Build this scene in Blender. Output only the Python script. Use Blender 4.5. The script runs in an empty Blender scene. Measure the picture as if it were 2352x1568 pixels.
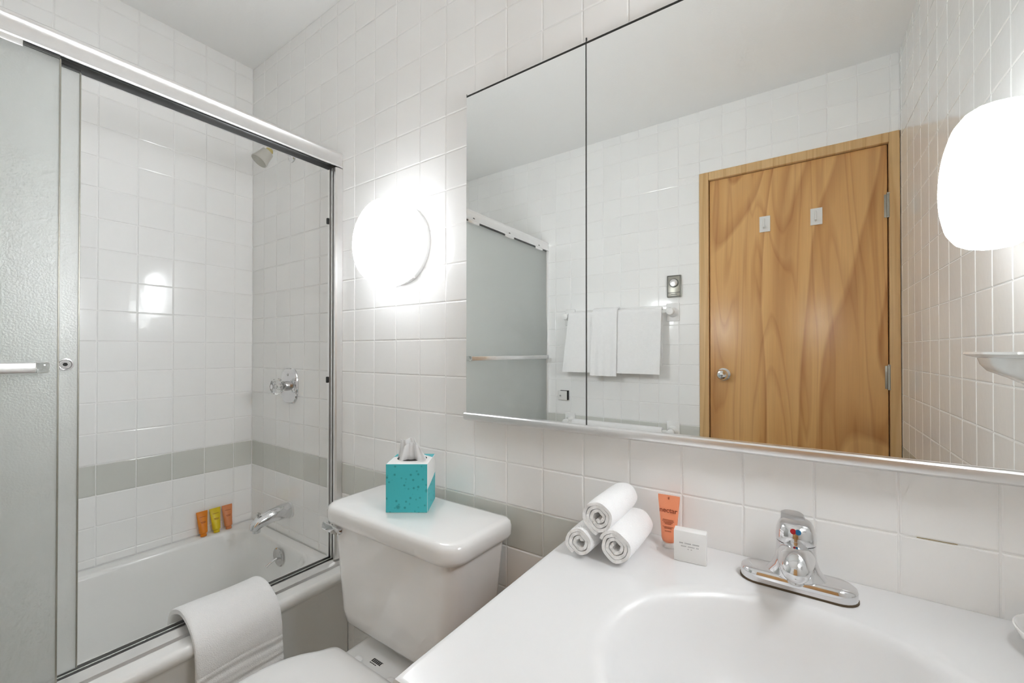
import bpy, bmesh, math, random
from math import sin, cos, pi, radians, sqrt
from mathutils import Vector, Matrix

random.seed(7)
S = bpy.context.scene
COL = S.collection

# ------------------------------------------------------------------ camera, world, exposure
CAM = Vector((2.0549, -0.9020, 1.1515)); YAW = 0.6010; PITCH = 0.0070; FPX = 959.73; SY = 16.7
cd = bpy.data.cameras.new('camera'); cam = bpy.data.objects.new('camera', cd); COL.objects.link(cam)
cam.location = CAM; cam.rotation_euler = (pi / 2 + PITCH, 0, YAW)
cd.sensor_width = 36.0; cd.lens = FPX / 2352 * 36.0; cd.shift_y = SY / 2352
cd.clip_start = 0.02; cd.clip_end = 50
S.camera = cam
w = bpy.data.worlds.new('world'); S.world = w; w.use_nodes = True
w.node_tree.nodes['Background'].inputs[0].default_value = (0, 0, 0, 1)
S.view_settings.view_transform = 'Standard'; S.view_settings.look = 'None'
S.view_settings.gamma = 1.0; S.view_settings.use_curve_mapping = False
S.view_settings.exposure = 0.88
LAMP = 12.0                                  # radiance of the two opal wall lamps
S.cycles.max_bounces = 14; S.cycles.diffuse_bounces = 13; S.cycles.glossy_bounces = 6
S.cycles.use_light_tree = False
S.cycles.use_adaptive_sampling = True; S.cycles.adaptive_threshold = 0.13; S.cycles.adaptive_min_samples = 14
S.cycles.transmission_bounces = 8; S.cycles.transparent_max_bounces = 8
S.cycles.sample_clamp_indirect = 6.0; S.cycles.blur_glossy = 0.3

# room: mirror wall y=0, tub wall x=0
W = 2.418; YF = -1.576; H = 2.444; P = 0.1095; YM = -0.030
ZR2 = 1.1885                                  # height of one grout line
def zrow(k): return ZR2 - (k - 2) * P

# ------------------------------------------------------------------ materials
def srgb(r, g, b):
    f = lambda c: (c / 12.92 if c <= 0.04045 else ((c + 0.055) / 1.055) ** 2.4)
    return tuple(f(v / 255) for v in (r, g, b)) + (1,)
MATS = {}
def mat(name, col, rough=0.5, metal=0.0, spec=0.5, coat=0.0, trans=0.0, ior=1.5, bump=None, var=None, sheen=0.0, objvar=0.0):
    m = bpy.data.materials.new(name); m.use_nodes = True; nt = m.node_tree; b = nt.nodes['Principled BSDF']
    col = tuple(col) if len(col) == 4 else tuple(col) + (1,)
    b.inputs['Base Color'].default_value = col; b.inputs['Roughness'].default_value = rough
    b.inputs['Metallic'].default_value = metal; b.inputs['Specular IOR Level'].default_value = spec
    b.inputs['Coat Weight'].default_value = coat; b.inputs['Transmission Weight'].default_value = trans
    b.inputs['IOR'].default_value = ior; b.inputs['Sheen Weight'].default_value = sheen
    tc = nt.nodes.new('ShaderNodeTexCoord')
    src = None
    if var:
        scale, amt = var
        n = nt.nodes.new('ShaderNodeTexNoise'); n.inputs['Scale'].default_value = scale; n.inputs['Detail'].default_value = 4
        nt.links.new(tc.outputs['Object'], n.inputs['Vector'])
        mp = nt.nodes.new('ShaderNodeMapRange'); mp.inputs['To Min'].default_value = 1 - amt; mp.inputs['To Max'].default_value = 1 + amt
        nt.links.new(n.outputs['Fac'], mp.inputs['Value']); src = mp.outputs[0]
    if objvar:
        oi = nt.nodes.new('ShaderNodeObjectInfo'); mp = nt.nodes.new('ShaderNodeMapRange')
        mp.inputs['To Min'].default_value = 1 - objvar; mp.inputs['To Max'].default_value = 1 + objvar
        nt.links.new(oi.outputs['Random'], mp.inputs['Value'])
        if src is None: src = mp.outputs[0]
        else:
            mm = nt.nodes.new('ShaderNodeMath'); mm.operation = 'MULTIPLY'
            nt.links.new(src, mm.inputs[0]); nt.links.new(mp.outputs[0], mm.inputs[1]); src = mm.outputs[0]
    if src is not None:
        hs = nt.nodes.new('ShaderNodeHueSaturation'); hs.inputs['Color'].default_value = col
        nt.links.new(src, hs.inputs['Value']); nt.links.new(hs.outputs[0], b.inputs['Base Color'])
    if bump:
        scale, dist = bump
        n = nt.nodes.new('ShaderNodeTexNoise'); n.inputs['Scale'].default_value = scale; n.inputs['Detail'].default_value = 3
        nt.links.new(tc.outputs['Object'], n.inputs['Vector'])
        bp = nt.nodes.new('ShaderNodeBump'); bp.inputs['Distance'].default_value = dist; bp.inputs['Strength'].default_value = 1.0
        nt.links.new(n.outputs['Fac'], bp.inputs['Height']); nt.links.new(bp.outputs[0], b.inputs['Normal'])
    MATS[name] = m
    return m
m_tile = mat('tile_white', (0.925, 0.925, 0.915), 0.10, spec=0.5, bump=(14, 0.0006), objvar=0.012)
m_tileg = mat('tile_grey', srgb(213, 214, 208), 0.12, bump=(14, 0.0006), objvar=0.03)
m_grout = mat('grout', (0.90, 0.90, 0.89), 0.8, var=(60, 0.05))
m_ceil = mat('ceiling_paint', (0.92, 0.92, 0.91), 0.7, bump=(160, 0.0006))
m_floor = mat('floor_tile', srgb(190, 182, 168), 0.4, var=(12, 0.12))
def floor_grid(m):
    nt = m.node_tree; b = nt.nodes['Principled BSDF']; tc = nt.nodes.new('ShaderNodeTexCoord'); br = nt.nodes.new('ShaderNodeTexBrick')
    br.offset = 0.0; br.inputs['Scale'].default_value = 1.0; br.inputs['Brick Width'].default_value = 0.052; br.inputs['Row Height'].default_value = 0.052; br.inputs['Mortar Size'].default_value = 0.0015
    br.inputs['Color1'].default_value = srgb(192, 184, 170); br.inputs['Color2'].default_value = srgb(184, 176, 162); br.inputs['Mortar'].default_value = srgb(160, 152, 140)
    nt.links.new(tc.outputs['Object'], br.inputs['Vector']); nt.links.new(br.outputs['Color'], b.inputs['Base Color'])
floor_grid(m_floor)
m_chrome = mat('chrome', (0.78, 0.78, 0.79), 0.07, metal=1.0, var=(30, 0.03))
m_chromed = mat('chrome_worn', (0.62, 0.61, 0.60), 0.16, metal=1.0, var=(30, 0.05))
m_alu = mat('aluminium', (0.88, 0.875, 0.87), 0.30, metal=1.0, var=(40, 0.03))
m_dark = mat('dark_rubber', (0.02, 0.02, 0.018), 0.6, var=(50, 0.1))
m_darkm = mat('dark_metal', (0.10, 0.10, 0.095), 0.4, metal=0.6, var=(50, 0.1))
m_brown = mat('gasket_brown', (0.09, 0.06, 0.03), 0.7, var=(50, 0.1))
m_porc = mat('porcelain', (0.89, 0.89, 0.88), 0.09, coat=0.3, var=(6, 0.01))
m_seat = mat('seat_plastic', (0.89, 0.89, 0.885), 0.28, var=(6, 0.01))
m_tub = mat('tub_enamel', (0.88, 0.88, 0.865), 0.16, var=(5, 0.015))
m_marble = mat('cultured_marble', (0.79, 0.79, 0.79), 0.27, coat=0.0, var=(5, 0.012))
m_terry = mat('terry', (0.94, 0.94, 0.94), 0.95, spec=0.1, bump=(420, 0.0016), sheen=0.3, var=(60, 0.03))
m_mirror = mat('mirror_silver', (0.93, 0.945, 0.935), 0.0, metal=1.0)
m_white = mat('white_plastic', (0.80, 0.80, 0.78), 0.35, var=(20, 0.01))
m_paper = mat('tissue_paper', (0.93, 0.93, 0.93), 0.9, spec=0.1, bump=(60, 0.0008))
def thin(m, f):            # lets light through thin paper
    nt = m.node_tree; tl = nt.nodes.new('ShaderNodeBsdfTranslucent'); tl.inputs[0].default_value = (0.95, 0.95, 0.95, 1)
    mx = nt.nodes.new('ShaderNodeMixShader'); mx.inputs[0].default_value = f
    nt.links.new(nt.nodes['Principled BSDF'].outputs[0], mx.inputs[1]); nt.links.new(tl.outputs[0], mx.inputs[2]); nt.links.new(mx.outputs[0], nt.nodes['Material Output'].inputs['Surface'])
thin(m_paper, 0.45)
m_card = mat('white_card', (0.84, 0.84, 0.83), 0.6, var=(30, 0.01))
m_ink = mat('grey_ink', (0.50, 0.50, 0.50), 0.7, var=(30, 0.02))
m_inkd = mat('dark_ink', (0.05, 0.05, 0.05), 0.7, var=(30, 0.02))
m_rust = mat('rust_ink', srgb(150, 70, 38), 0.6, var=(30, 0.02))
m_tubeO = mat('tube_coral', srgb(241, 152, 112), 0.35, var=(30, 0.04))
m_tubeA = mat('tube_orange', srgb(222, 130, 22), 0.35, var=(40, 0.05))
m_tubeY = mat('tube_yellow', srgb(222, 196, 30), 0.35, var=(40, 0.05))
m_tubeS = mat('tube_salmon', srgb(214, 134, 84), 0.35, var=(40, 0.05))
m_red = mat('red_dot', srgb(170, 25, 35), 0.3, var=(40, 0.02)); m_blue = mat('blue_dot', srgb(20, 105, 150), 0.3, var=(40, 0.02))
m_clear = mat('clear_acrylic', (0.95, 0.95, 0.94), 0.05, trans=1.0, ior=1.45)
m_brass = mat('brass_collar', srgb(205, 190, 130), 0.35, metal=0.5, var=(40, 0.05))
m_beige = mat('lamp_base', (0.80, 0.80, 0.79), 0.3, var=(30, 0.01))
m_stain = mat('stained_grout', srgb(165, 145, 105), 0.8, var=(60, 0.1))
m_showerh = mat('shower_grey', srgb(196, 194, 186), 0.35, var=(40, 0.03))
m_steel = mat('brushed_steel', srgb(170, 168, 158), 0.35, metal=0.7, var=(90, 0.08))

def frosted():
    m = bpy.data.materials.new('frosted_glass'); m.use_nodes = True; nt = m.node_tree; L = nt.links
    nt.nodes.remove(nt.nodes['Principled BSDF'])
    tc = nt.nodes.new('ShaderNodeTexCoord'); n = nt.nodes.new('ShaderNodeTexNoise'); n.inputs['Scale'].default_value = 260; n.inputs['Detail'].default_value = 2
    bp = nt.nodes.new('ShaderNodeBump'); bp.inputs['Distance'].default_value = 0.0012; bp.inputs['Strength'].default_value = 0.6
    L.new(tc.outputs['Object'], n.inputs['Vector']); L.new(n.outputs['Fac'], bp.inputs['Height'])
    rf = nt.nodes.new('ShaderNodeBsdfRefraction'); rf.inputs['Color'].default_value = (0.985, 0.995, 0.988, 1); rf.inputs['Roughness'].default_value = 0.38; rf.inputs['IOR'].default_value = 1.12
    tl = nt.nodes.new('ShaderNodeBsdfTranslucent'); tl.inputs[0].default_value = (0.97, 0.985, 0.975, 1)
    df = nt.nodes.new('ShaderNodeBsdfDiffuse'); df.inputs[0].default_value = (0.93, 0.95, 0.935, 1)
    gl = nt.nodes.new('ShaderNodeBsdfGlossy'); gl.inputs['Color'].default_value = (1, 1, 1, 1); gl.inputs['Roughness'].default_value = 0.32
    for q in (rf, gl): L.new(bp.outputs[0], q.inputs['Normal'])
    def mix(f, a, b):
        x = nt.nodes.new('ShaderNodeMixShader'); x.inputs[0].default_value = f; L.new(a.outputs[0], x.inputs[1]); L.new(b.outputs[0], x.inputs[2]); return x
    x = mix(0.10, mix(0.14, mix(0.40, rf, tl), df), gl)
    L.new(x.outputs[0], nt.nodes['Material Output'].inputs['Surface'])
    return m
m_frost = frosted()

def emitter():
    m = mat('opal_glass_lit', (0.85, 0.85, 0.85), 0.2); nt = m.node_tree; b = nt.nodes['Principled BSDF']
    b.inputs['Emission Color'].default_value = (0.965, 0.995, 1.03, 1)
    at = nt.nodes.new('ShaderNodeAttribute'); at.attribute_name = 'glow'      # the opal glass glows most at its front
    mu = nt.nodes.new('ShaderNodeMath'); mu.operation = 'MULTIPLY'; mu.inputs[1].default_value = LAMP
    nt.links.new(at.outputs['Fac'], mu.inputs[0]); nt.links.new(mu.outputs[0], b.inputs['Emission Strength'])
    return m
m_lamp = emitter()

def wood(name, c1, c2, c3, rings, sx, sz, rough):
    m = bpy.data.materials.new(name); m.use_nodes = True; nt = m.node_tree; b = nt.nodes['Principled BSDF']; L = nt.links
    tc = nt.nodes.new('ShaderNodeTexCoord'); mp = nt.nodes.new('ShaderNodeMapping'); mp.inputs['Scale'].default_value = (sx, 1, sz)
    mp.inputs['Location'].default_value = (0.35, 0.0, 0.4)
    L.new(tc.outputs['Object'], mp.inputs['Vector'])
    n = nt.nodes.new('ShaderNodeTexNoise'); n.inputs['Scale'].default_value = 1.0; n.inputs['Detail'].default_value = 1.2; n.inputs['Roughness'].default_value = 0.4
    n.inputs['Distortion'].default_value = 0.25
    L.new(mp.outputs[0], n.inputs['Vector'])
    mu = nt.nodes.new('ShaderNodeMath'); mu.operation = 'MULTIPLY'; mu.inputs[1].default_value = rings; L.new(n.outputs['Fac'], mu.inputs[0])
    fr = nt.nodes.new('ShaderNodeMath'); fr.operation = 'FRACT'; L.new(mu.outputs[0], fr.inputs[0])
    def ramp(src, k1, k2, k3):
        cr = nt.nodes.new('ShaderNodeValToRGB'); e = cr.color_ramp.elements
        e[0].position = 0.0; e[0].color = k1; e[1].position = 1.0; e[1].color = k1
        a = e.new(0.62); a.color = k2
        a = e.new(0.90); a.color = k3
        L.new(src, cr.inputs[0]); return cr
    cr1 = ramp(fr.outputs[0], c1, c2, c3)
    mq = nt.nodes.new('ShaderNodeMapping'); mq.inputs['Scale'].default_value = (sx * 2.6, 1, sz * 1.1); mq.inputs['Location'].default_value = (1.7, 0.3, 2.1); L.new(tc.outputs['Object'], mq.inputs['Vector'])
    nq = nt.nodes.new('ShaderNodeTexNoise'); nq.inputs['Scale'].default_value = 1.0; nq.inputs['Detail'].default_value = 2.0; nq.inputs['Distortion'].default_value = 0.4; L.new(mq.outputs[0], nq.inputs['Vector'])
    mw = nt.nodes.new('ShaderNodeMath'); mw.operation = 'MULTIPLY'; mw.inputs[1].default_value = rings * 0.7; L.new(nq.outputs['Fac'], mw.inputs[0])
    fq = nt.nodes.new('ShaderNodeMath'); fq.operation = 'FRACT'; L.new(mw.outputs[0], fq.inputs[0])
    cr2 = ramp(fq.outputs[0], c2, c1, c3)
    cr = nt.nodes.new('ShaderNodeMix'); cr.data_type = 'RGBA'; cr.inputs['Factor'].default_value = 0.38
    L.new(cr1.outputs[0], cr.inputs['A']); L.new(cr2.outputs[0], cr.inputs['B'])
    mp2 = nt.nodes.new('ShaderNodeMapping'); mp2.inputs['Scale'].default_value = (160, 160, 4); L.new(tc.outputs['Object'], mp2.inputs['Vector'])
    n2 = nt.nodes.new('ShaderNodeTexNoise'); n2.inputs['Scale'].default_value = 1.0; n2.inputs['Detail'].default_value = 3; L.new(mp2.outputs[0], n2.inputs['Vector'])
    mr = nt.nodes.new('ShaderNodeMapRange'); mr.inputs['To Min'].default_value = 0.9; mr.inputs['To Max'].default_value = 1.1; L.new(n2.outputs['Fac'], mr.inputs['Value'])
    hs = nt.nodes.new('ShaderNodeHueSaturation'); L.new(cr.outputs['Result'], hs.inputs['Color']); L.new(mr.outputs[0], hs.inputs['Value'])
    L.new(hs.outputs[0], b.inputs['Base Color']); b.inputs['Roughness'].default_value = rough
    return m
m_door = wood('plywood_door', srgb(224, 178, 118), srgb(212, 162, 102), srgb(180, 126, 74), 15.0, 2.3, 0.42, 0.30)
m_frame = wood('pine_frame', srgb(222, 186, 134), srgb(214, 176, 124), srgb(200, 158, 104), 5.0, 14, 0.5, 0.4)
m_cab = wood('brown_cabinet', srgb(150, 110, 76), srgb(138, 98, 66), srgb(110, 76, 48), 9.0, 6, 0.8, 0.45)

def teal():
    m = bpy.data.materials.new('teal_print'); m.use_nodes = True; nt = m.node_tree; b = nt.nodes['Principled BSDF']; L = nt.links
    tc = nt.nodes.new('ShaderNodeTexCoord')
    v = nt.nodes.new('ShaderNodeTexVoronoi'); v.inputs['Scale'].default_value = 75; L.new(tc.outputs['Object'], v.inputs['Vector'])
    v2 = nt.nodes.new('ShaderNodeTexVoronoi'); v2.inputs['Scale'].default_value = 26; L.new(tc.outputs['Object'], v2.inputs['Vector'])
    r1 = nt.nodes.new('ShaderNodeValToRGB'); r1.color_ramp.elements[0].position = 0.14; r1.color_ramp.elements[1].position = 0.3; L.new(v.outputs['Distance'], r1.inputs[0])
    r2 = nt.nodes.new('ShaderNodeValToRGB'); r2.color_ramp.elements[0].position = 0.10; r2.color_ramp.elements[1].position = 0.2; L.new(v2.outputs['Distance'], r2.inputs[0])
    mn = nt.nodes.new('ShaderNodeMath'); mn.operation = 'MINIMUM'; L.new(r1.outputs[0], mn.inputs[0]); L.new(r2.outputs[0], mn.inputs[1])
    mx = nt.nodes.new('ShaderNodeMix'); mx.data_type = 'RGBA'; mx.inputs['A'].default_value = srgb(46, 150, 156); mx.inputs['B'].default_value = srgb(70, 190, 198)
    L.new(mn.outputs[0], mx.inputs['Factor']); L.new(mx.outputs['Result'], b.inputs['Base Color']); b.inputs['Roughness'].default_value = 0.45
    return m
m_teal = teal()

# ------------------------------------------------------------------ shape helpers: a shape is (verts, faces), world coordinates
def join(*sh):
    v, f = [], []
    for a, b in sh:
        o = len(v); v += list(a); f += [tuple(i + o for i in q) for q in b]
    return v, f
def xf(sh, M): return [tuple(M @ Vector(p)) for p in sh[0]], sh[1]
def T(x, y, z): return Matrix.Translation((x, y, z))
def RZ(a): return Matrix.Rotation(a, 4, 'Z')
def RX(a): return Matrix.Rotation(a, 4, 'X')
def RY(a): return Matrix.Rotation(a, 4, 'Y')
def box(lo, hi):
    (a, b, c), (d, e, f) = lo, hi
    return [(a, b, c), (d, b, c), (d, e, c), (a, e, c), (a, b, f), (d, b, f), (d, e, f), (a, e, f)], [(0, 3, 2, 1), (4, 5, 6, 7), (0, 1, 5, 4), (1, 2, 6, 5), (2, 3, 7, 6), (3, 0, 4, 7)]
def rbox(lo, hi, r=0.003, seg=2):
    bm = bmesh.new(); bmesh.ops.create_cube(bm, size=1.0)
    for v in bm.verts:
        v.co = [lo[i] if v.co[i] < 0 else hi[i] for i in range(3)]
    r = min(r, 0.49 * min(hi[i] - lo[i] for i in range(3)))
    bmesh.ops.bevel(bm, geom=bm.edges[:], offset=r, segments=seg, profile=0.5, affect='EDGES')
    bm.verts.index_update(); out = [tuple(v.co) for v in bm.verts], [tuple(v.index for v in f.verts) for f in bm.faces]; bm.free(); return out
def loft(rings, cap0=True, cap1=True, closed=True):
    n = len(rings[0]); v = [p for r in rings for p in r]; f = []
    for i in range(len(rings) - 1):
        for j in range(n if closed else n - 1):
            k = (j + 1) % n; f.append((i * n + j, i * n + k, (i + 1) * n + k, (i + 1) * n + j))
    if cap0: f.append(tuple(reversed(range(n))))
    if cap1: f.append(tuple((len(rings) - 1) * n + j for j in range(n)))
    return v, f
def circ(r, z, n=32, cx=0, cy=0, ry=None):
    ry = r if ry is None else ry
    return [(cx + r * cos(2 * pi * i / n), cy + ry * sin(2 * pi * i / n), z) for i in range(n)]
def lathe(prof, n=40, cap0=True, cap1=True): return loft([circ(max(r, 1e-5), z, n) for r, z in prof], cap0, cap1)
def axis_to(d):      # matrix sending +Z to direction d
    return Vector((0, 0, 1)).rotation_difference(Vector(d).normalized()).to_matrix().to_4x4()
def tube(path, rad, n=16, ry=None):
    path = [Vector(p) for p in path]; rings = []
    rad = [rad] * len(path) if not isinstance(rad, (list, tuple)) else rad
    t0 = (path[1] - path[0]).normalized(); up = Vector((0, 0, 1)) if abs(t0.z) < 0.9 else Vector((0, 1, 0))
    a = t0.cross(up).normalized(); b = a.cross(t0)
    for i, p in enumerate(path):
        t = (path[min(i + 1, len(path) - 1)] - path[max(i - 1, 0)]).normalized()
        a = (a - t * a.dot(t)).normalized(); b = t.cross(a)
        k = rad[i]; kb = k * (ry if ry else 1)
        rings.append([tuple(p + a * k * cos(2 * pi * j / n) + b * kb * sin(2 * pi * j / n)) for j in range(n)])
    return loft(rings)
def extr_y(poly, y0, y1):      # polygon in (x, z)
    return loft([[(x, y0, z) for x, z in poly], [(x, y1, z) for x, z in poly]])
def extr_z(poly, z0, z1): return loft([[(x, y, z0) for x, y in poly], [(x, y, z1) for x, y in poly]])
def extr_x(poly, x0, x1): return loft([[(x0, y, z) for y, z in poly], [(x1, y, z) for y, z in poly]])
def rrect(x0, x1, y0, y1, r, z, k=8):
    out = []
    r = r if isinstance(r, (list, tuple)) else [r] * 4
    for (cx, cy, a0, q) in ((x1, y1, 0, 0), (x0, y1, pi / 2, 1), (x0, y0, pi, 2), (x1, y0, 1.5 * pi, 3)):
        rr = r[q]; sx = -1 if cx == x1 else 1; sy = -1 if cy == y1 else 1
        for i in range(k + 1):
            a = a0 + pi / 2 * i / k; out.append((cx + sx * rr + rr * cos(a), cy + sy * rr + rr * sin(a), z))
    return out
def sheet(G, th):            # thickened grid
    ni, nj = len(G), len(G[0]); G = [[Vector(p) for p in r] for r in G]; top, bot = [], []
    for i in range(ni):
        for j in range(nj):
            du = G[min(i + 1, ni - 1)][j] - G[max(i - 1, 0)][j]; dv = G[i][min(j + 1, nj - 1)] - G[i][max(j - 1, 0)]
            n = du.cross(dv); n = n.normalized() if n.length > 1e-12 else Vector((0, 0, 1))
            top.append(tuple(G[i][j] + n * th / 2)); bot.append(tuple(G[i][j] - n * th / 2))
    v = top + bot; o = ni * nj; f = []
    ix = lambda i, j: i * nj + j
    for i in range(ni - 1):
        for j in range(nj - 1):
            f.append((ix(i, j), ix(i + 1, j), ix(i + 1, j + 1), ix(i, j + 1)))
            f.append((o + ix(i, j), o + ix(i, j + 1), o + ix(i + 1, j + 1), o + ix(i + 1, j)))
    for i in range(ni - 1):
        f.append((ix(i, 0), o + ix(i, 0), o + ix(i + 1, 0), ix(i + 1, 0)))
        f.append((ix(i, nj - 1), ix(i + 1, nj - 1), o + ix(i + 1, nj - 1), o + ix(i, nj - 1)))
    for j in range(nj - 1):
        f.append((ix(0, j), ix(0, j + 1), o + ix(0, j + 1), o + ix(0, j)))
        f.append((ix(ni - 1, j), o + ix(ni - 1, j), o + ix(ni - 1, j + 1), ix(ni - 1, j + 1)))
    return v, f
def text(body, size, bold=0.0):
    cu = bpy.data.curves.new('t', 'FONT'); cu.body = body; cu.size = size; cu.align_x = 'CENTER'; cu.align_y = 'CENTER'; cu.offset = bold; cu.resolution_u = 3
    o = bpy.data.objects.new('t', cu); COL.objects.link(o); dg = bpy.context.evaluated_depsgraph_get()
    me = bpy.data.meshes.new_from_object(o.evaluated_get(dg)); sh = [tuple(v.co) for v in me.vertices], [tuple(p.vertices) for p in me.polygons]
    bpy.data.objects.remove(o); bpy.data.curves.remove(cu); bpy.data.meshes.remove(me); return sh

def tag(o, label=None, cat=None, group=None, kind=None):
    if label: o['label'] = label
    if cat: o['category'] = cat
    if group: o['group'] = group
    if kind: o['kind'] = kind
    return o
def origin(o):
    v = Vector((0, 0, 0))
    while o is not None: v += o.location; o = o.parent
    return v
def mesh(name, sh, angle=35):
    me = bpy.data.meshes.new(name); me.from_pydata(sh[0], [], sh[1]); me.update()
    bm = bmesh.new(); bm.from_mesh(me); bmesh.ops.recalc_face_normals(bm, faces=bm.faces[:]); bm.to_mesh(me); bm.free()
    if angle:
        me.shade_smooth(); me.set_sharp_from_angle(angle=radians(angle))
    return me
def part(name, sh, m, parent=None, angle=35, loc=None):
    base = origin(parent) if parent else Vector(loc) if loc is not None else Vector((0, 0, 0))
    me = mesh(name, ([tuple(Vector(p) - base) for p in sh[0]], sh[1]), angle)
    me.materials.append(m)
    o = bpy.data.objects.new(name, me); COL.objects.link(o)
    if parent: o.parent = parent
    elif loc is not None: o.location = loc
    return o
def thing(name, label, cat, loc, group=None):
    o = bpy.data.objects.new(name, None); COL.objects.link(o); o.empty_display_size = 0.05; o.location = loc
    return tag(o, label, cat, group)
def one(name, sh, m, label, cat, loc, group=None, angle=35): return tag(part(name, sh, m, None, angle, loc), label, cat, group)

# ------------------------------------------------------------------ the room shell
G = 0.0016       # grout lies this far behind the tile faces
def struct(name, sh, m): return tag(part(name, sh, m, angle=0), kind='structure')
wall_back = struct('wall_back', box((-0.12, G, -0.05), (W + 0.12, 0.12, H + 0.05)), m_grout)
wall_left = struct('wall_left', box((-0.12, YF - 0.1, -0.05), (-G, 0.12, H + 0.05)), m_grout)
wall_right = struct('wall_right', box((W + G, YF - 0.1, -0.05), (W + 0.12, 0.12, H + 0.05)), m_grout)
DX0, DX1, DZ = 1.619, 2.417, 2.103
wall_front = struct('wall_front', join(box((-0.12, YF - 0.1, -0.05), (DX0, YF - G, H + 0.05)), box((DX0, YF - 0.1, DZ), (W + 0.12, YF - G, H + 0.05))), m_grout)
floor = struct('floor', box((-0.12, YF - 0.1, -0.06), (W + 0.12, 0.12, 0.0)), m_floor)
ceiling = struct('ceiling', box((-0.12, YF - 0.1, H), (W + 0.12, 0.12, H + 0.06)), m_ceil)

# --- wall tiles, each one a piece of its wall
def project(p):
    d = Vector(p) - CAM
    a = cos(YAW) * d.x + sin(YAW) * d.y; f0 = -sin(YAW) * d.x + cos(YAW) * d.y
    f = cos(PITCH) * f0 + sin(PITCH) * d.z; u = -sin(PITCH) * f0 + cos(PITCH) * d.z
    if f < 0.05: return None
    return 1176 + FPX * a / f, 784 + SY - FPX * u / f
def shows(p, mirrored):
    if mirrored:
        q = Vector((p[0], 2 * YM - p[1], p[2])); t = (YM - CAM.y) / (q.y - CAM.y); h = CAM + (q - CAM) * t
        if not (1.28 < h.x < W and 0.93 < h.z < 1.9): return None
    else: q = Vector(p)
    s = project(q)
    if s is None or not (-60 < s[0] < 2412 and -60 < s[1] < 1628): return None
    return s
def tile_shape(w, h):        # in local x/z, facing -y, base at y=G
    def r(i, y): return [(-w / 2 + i, y, -h / 2 + i), (w / 2 - i, y, -h / 2 + i), (w / 2 - i, y, h / 2 - i), (-w / 2 + i, y, h / 2 - i)]
    rings = [r(0, G), r(0.0006, 0.0007), r(0.0024, 0.0)]
    return loft(rings, cap0=False, cap1=True)
TM = {}
def tile_mesh(w, h, m):
    k = (round(w, 4), round(h, 4), m.name)
    if k not in TM:
        me = mesh('wall_tile', tile_shape(w, h), 0); me.materials.append(m)
        # outward is -y
        for p in me.polygons: pass
        TM[k] = me
    return TM[k]
JT = 0.0022                  # joint width
def tiles(wall, u_lines, z_lines, place, rz, mirrored, skip=None, clip=None):
    cells = []
    for i in range(len(u_lines) - 1):
        for j in range(len(z_lines) - 1):
            u0, u1, z0, z1 = u_lines[i], u_lines[i + 1], z_lines[j], z_lines[j + 1]
            if clip:
                c = clip(u0, u1, z0, z1)
                if c is None: continue
                u0, u1, z0, z1 = c
            if u1 - u0 < 0.008 or z1 - z0 < 0.008: continue
            if skip and skip(u0, u1, z0, z1): continue
            uc, zc = (u0 + u1) / 2, (z0 + z1) / 2
            grey = zrow(7) - 0.01 < zc < zrow(6) + 0.01
            c = place(uc, zc); s = shows(c, mirrored); area = 0
            if s:
                y = lambda q: Vector((q[0], 2 * YM - q[1], q[2])) if mirrored else Vector(q)
                pr = [project(y(place(a, b))) for a, b in ((u0, z0), (u1, z0), (u1, z1), (u0, z1))]
                if all(pr): area = abs(sum(pr[k][0] * pr[(k + 1) % 4][1] - pr[(k + 1) % 4][0] * pr[k][1] for k in range(4))) / 2
            cells.append((area, u0, u1, z0, z1, c, grey))
    cells.sort(key=lambda q: -q[0])
    rest = {False: [], True: []}
    for n, (area, u0, u1, z0, z1, c, grey) in enumerate(cells):
        w_, h_ = u1 - u0 - JT, z1 - z0 - JT; m = m_tileg if grey else m_tile
        e = (random.gauss(0, 0.0022), 0, rz + random.gauss(0, 0.0022))
        if n < 300 and area > 0:
            o = bpy.data.objects.new('wall_tile', tile_mesh(w_, h_, m)); COL.objects.link(o); o.parent = wall; o.location = c; o.rotation_euler = e
        else:
            rest[grey].append(xf(tile_shape(w_, h_), Matrix.Translation(c) @ Matrix.Rotation(e[2], 4, 'Z') @ RX(e[0])))
    for g in (False, True):
        if rest[g]:
            o = part('wall_tile_field', join(*rest[g]), m_tileg if g else m_tile, wall, 0); tag(o, kind='stuff')
def lines(a, lo, hi):
    k0 = math.ceil((lo - a) / P - 1e-6); k1 = math.floor((hi - a) / P + 1e-6)
    L = [a + k * P for k in range(k0, k1 + 1)]
    if L[0] - lo > 0.004: L = [lo] + L
    if hi - L[-1] > 0.004: L = L + [hi]
    return L
zl = lines(ZR2, 0.0, H)
ztub = [0.388] + [z for z in zl if z > 0.40]
MX0, MX1, MZ0, MZ1 = 1.306, 2.408, 0.966, 1.852
def skip_back(u0, u1, z0, z1):
    if u1 < 0.76 and z1 < 0.40: return True
    return u0 > MX0 + 0.005 and u1 < MX1 + 0.02 and z0 > MZ0 + 0.01 and z1 < MZ1 - 0.005
def clip_back(u0, u1, z0, z1):
    if u0 < 0.70 and z0 < 0.392: z0 = 0.392
    return (u0, u1, z0, z1) if z1 > z0 else None
tiles(wall_back, lines(0.1056, 0.0, W), zl, lambda u, z: (u, 0.0, z), 0.0, False, skip_back, clip_back)
def clip_left(u0, u1, z0, z1):
    z0 = max(z0, 0.392)
    return (u0, u1, z0, z1) if z1 > z0 else None
tiles(wall_left, lines(-0.0741, YF, 0.0), zl, lambda u, z: (0.0, u, z), pi / 2, False, None, clip_left)
tiles(wall_right, lines(-0.445, YF, 0.0), zl, lambda u, z: (W, u, z), -pi / 2, True)
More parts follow.
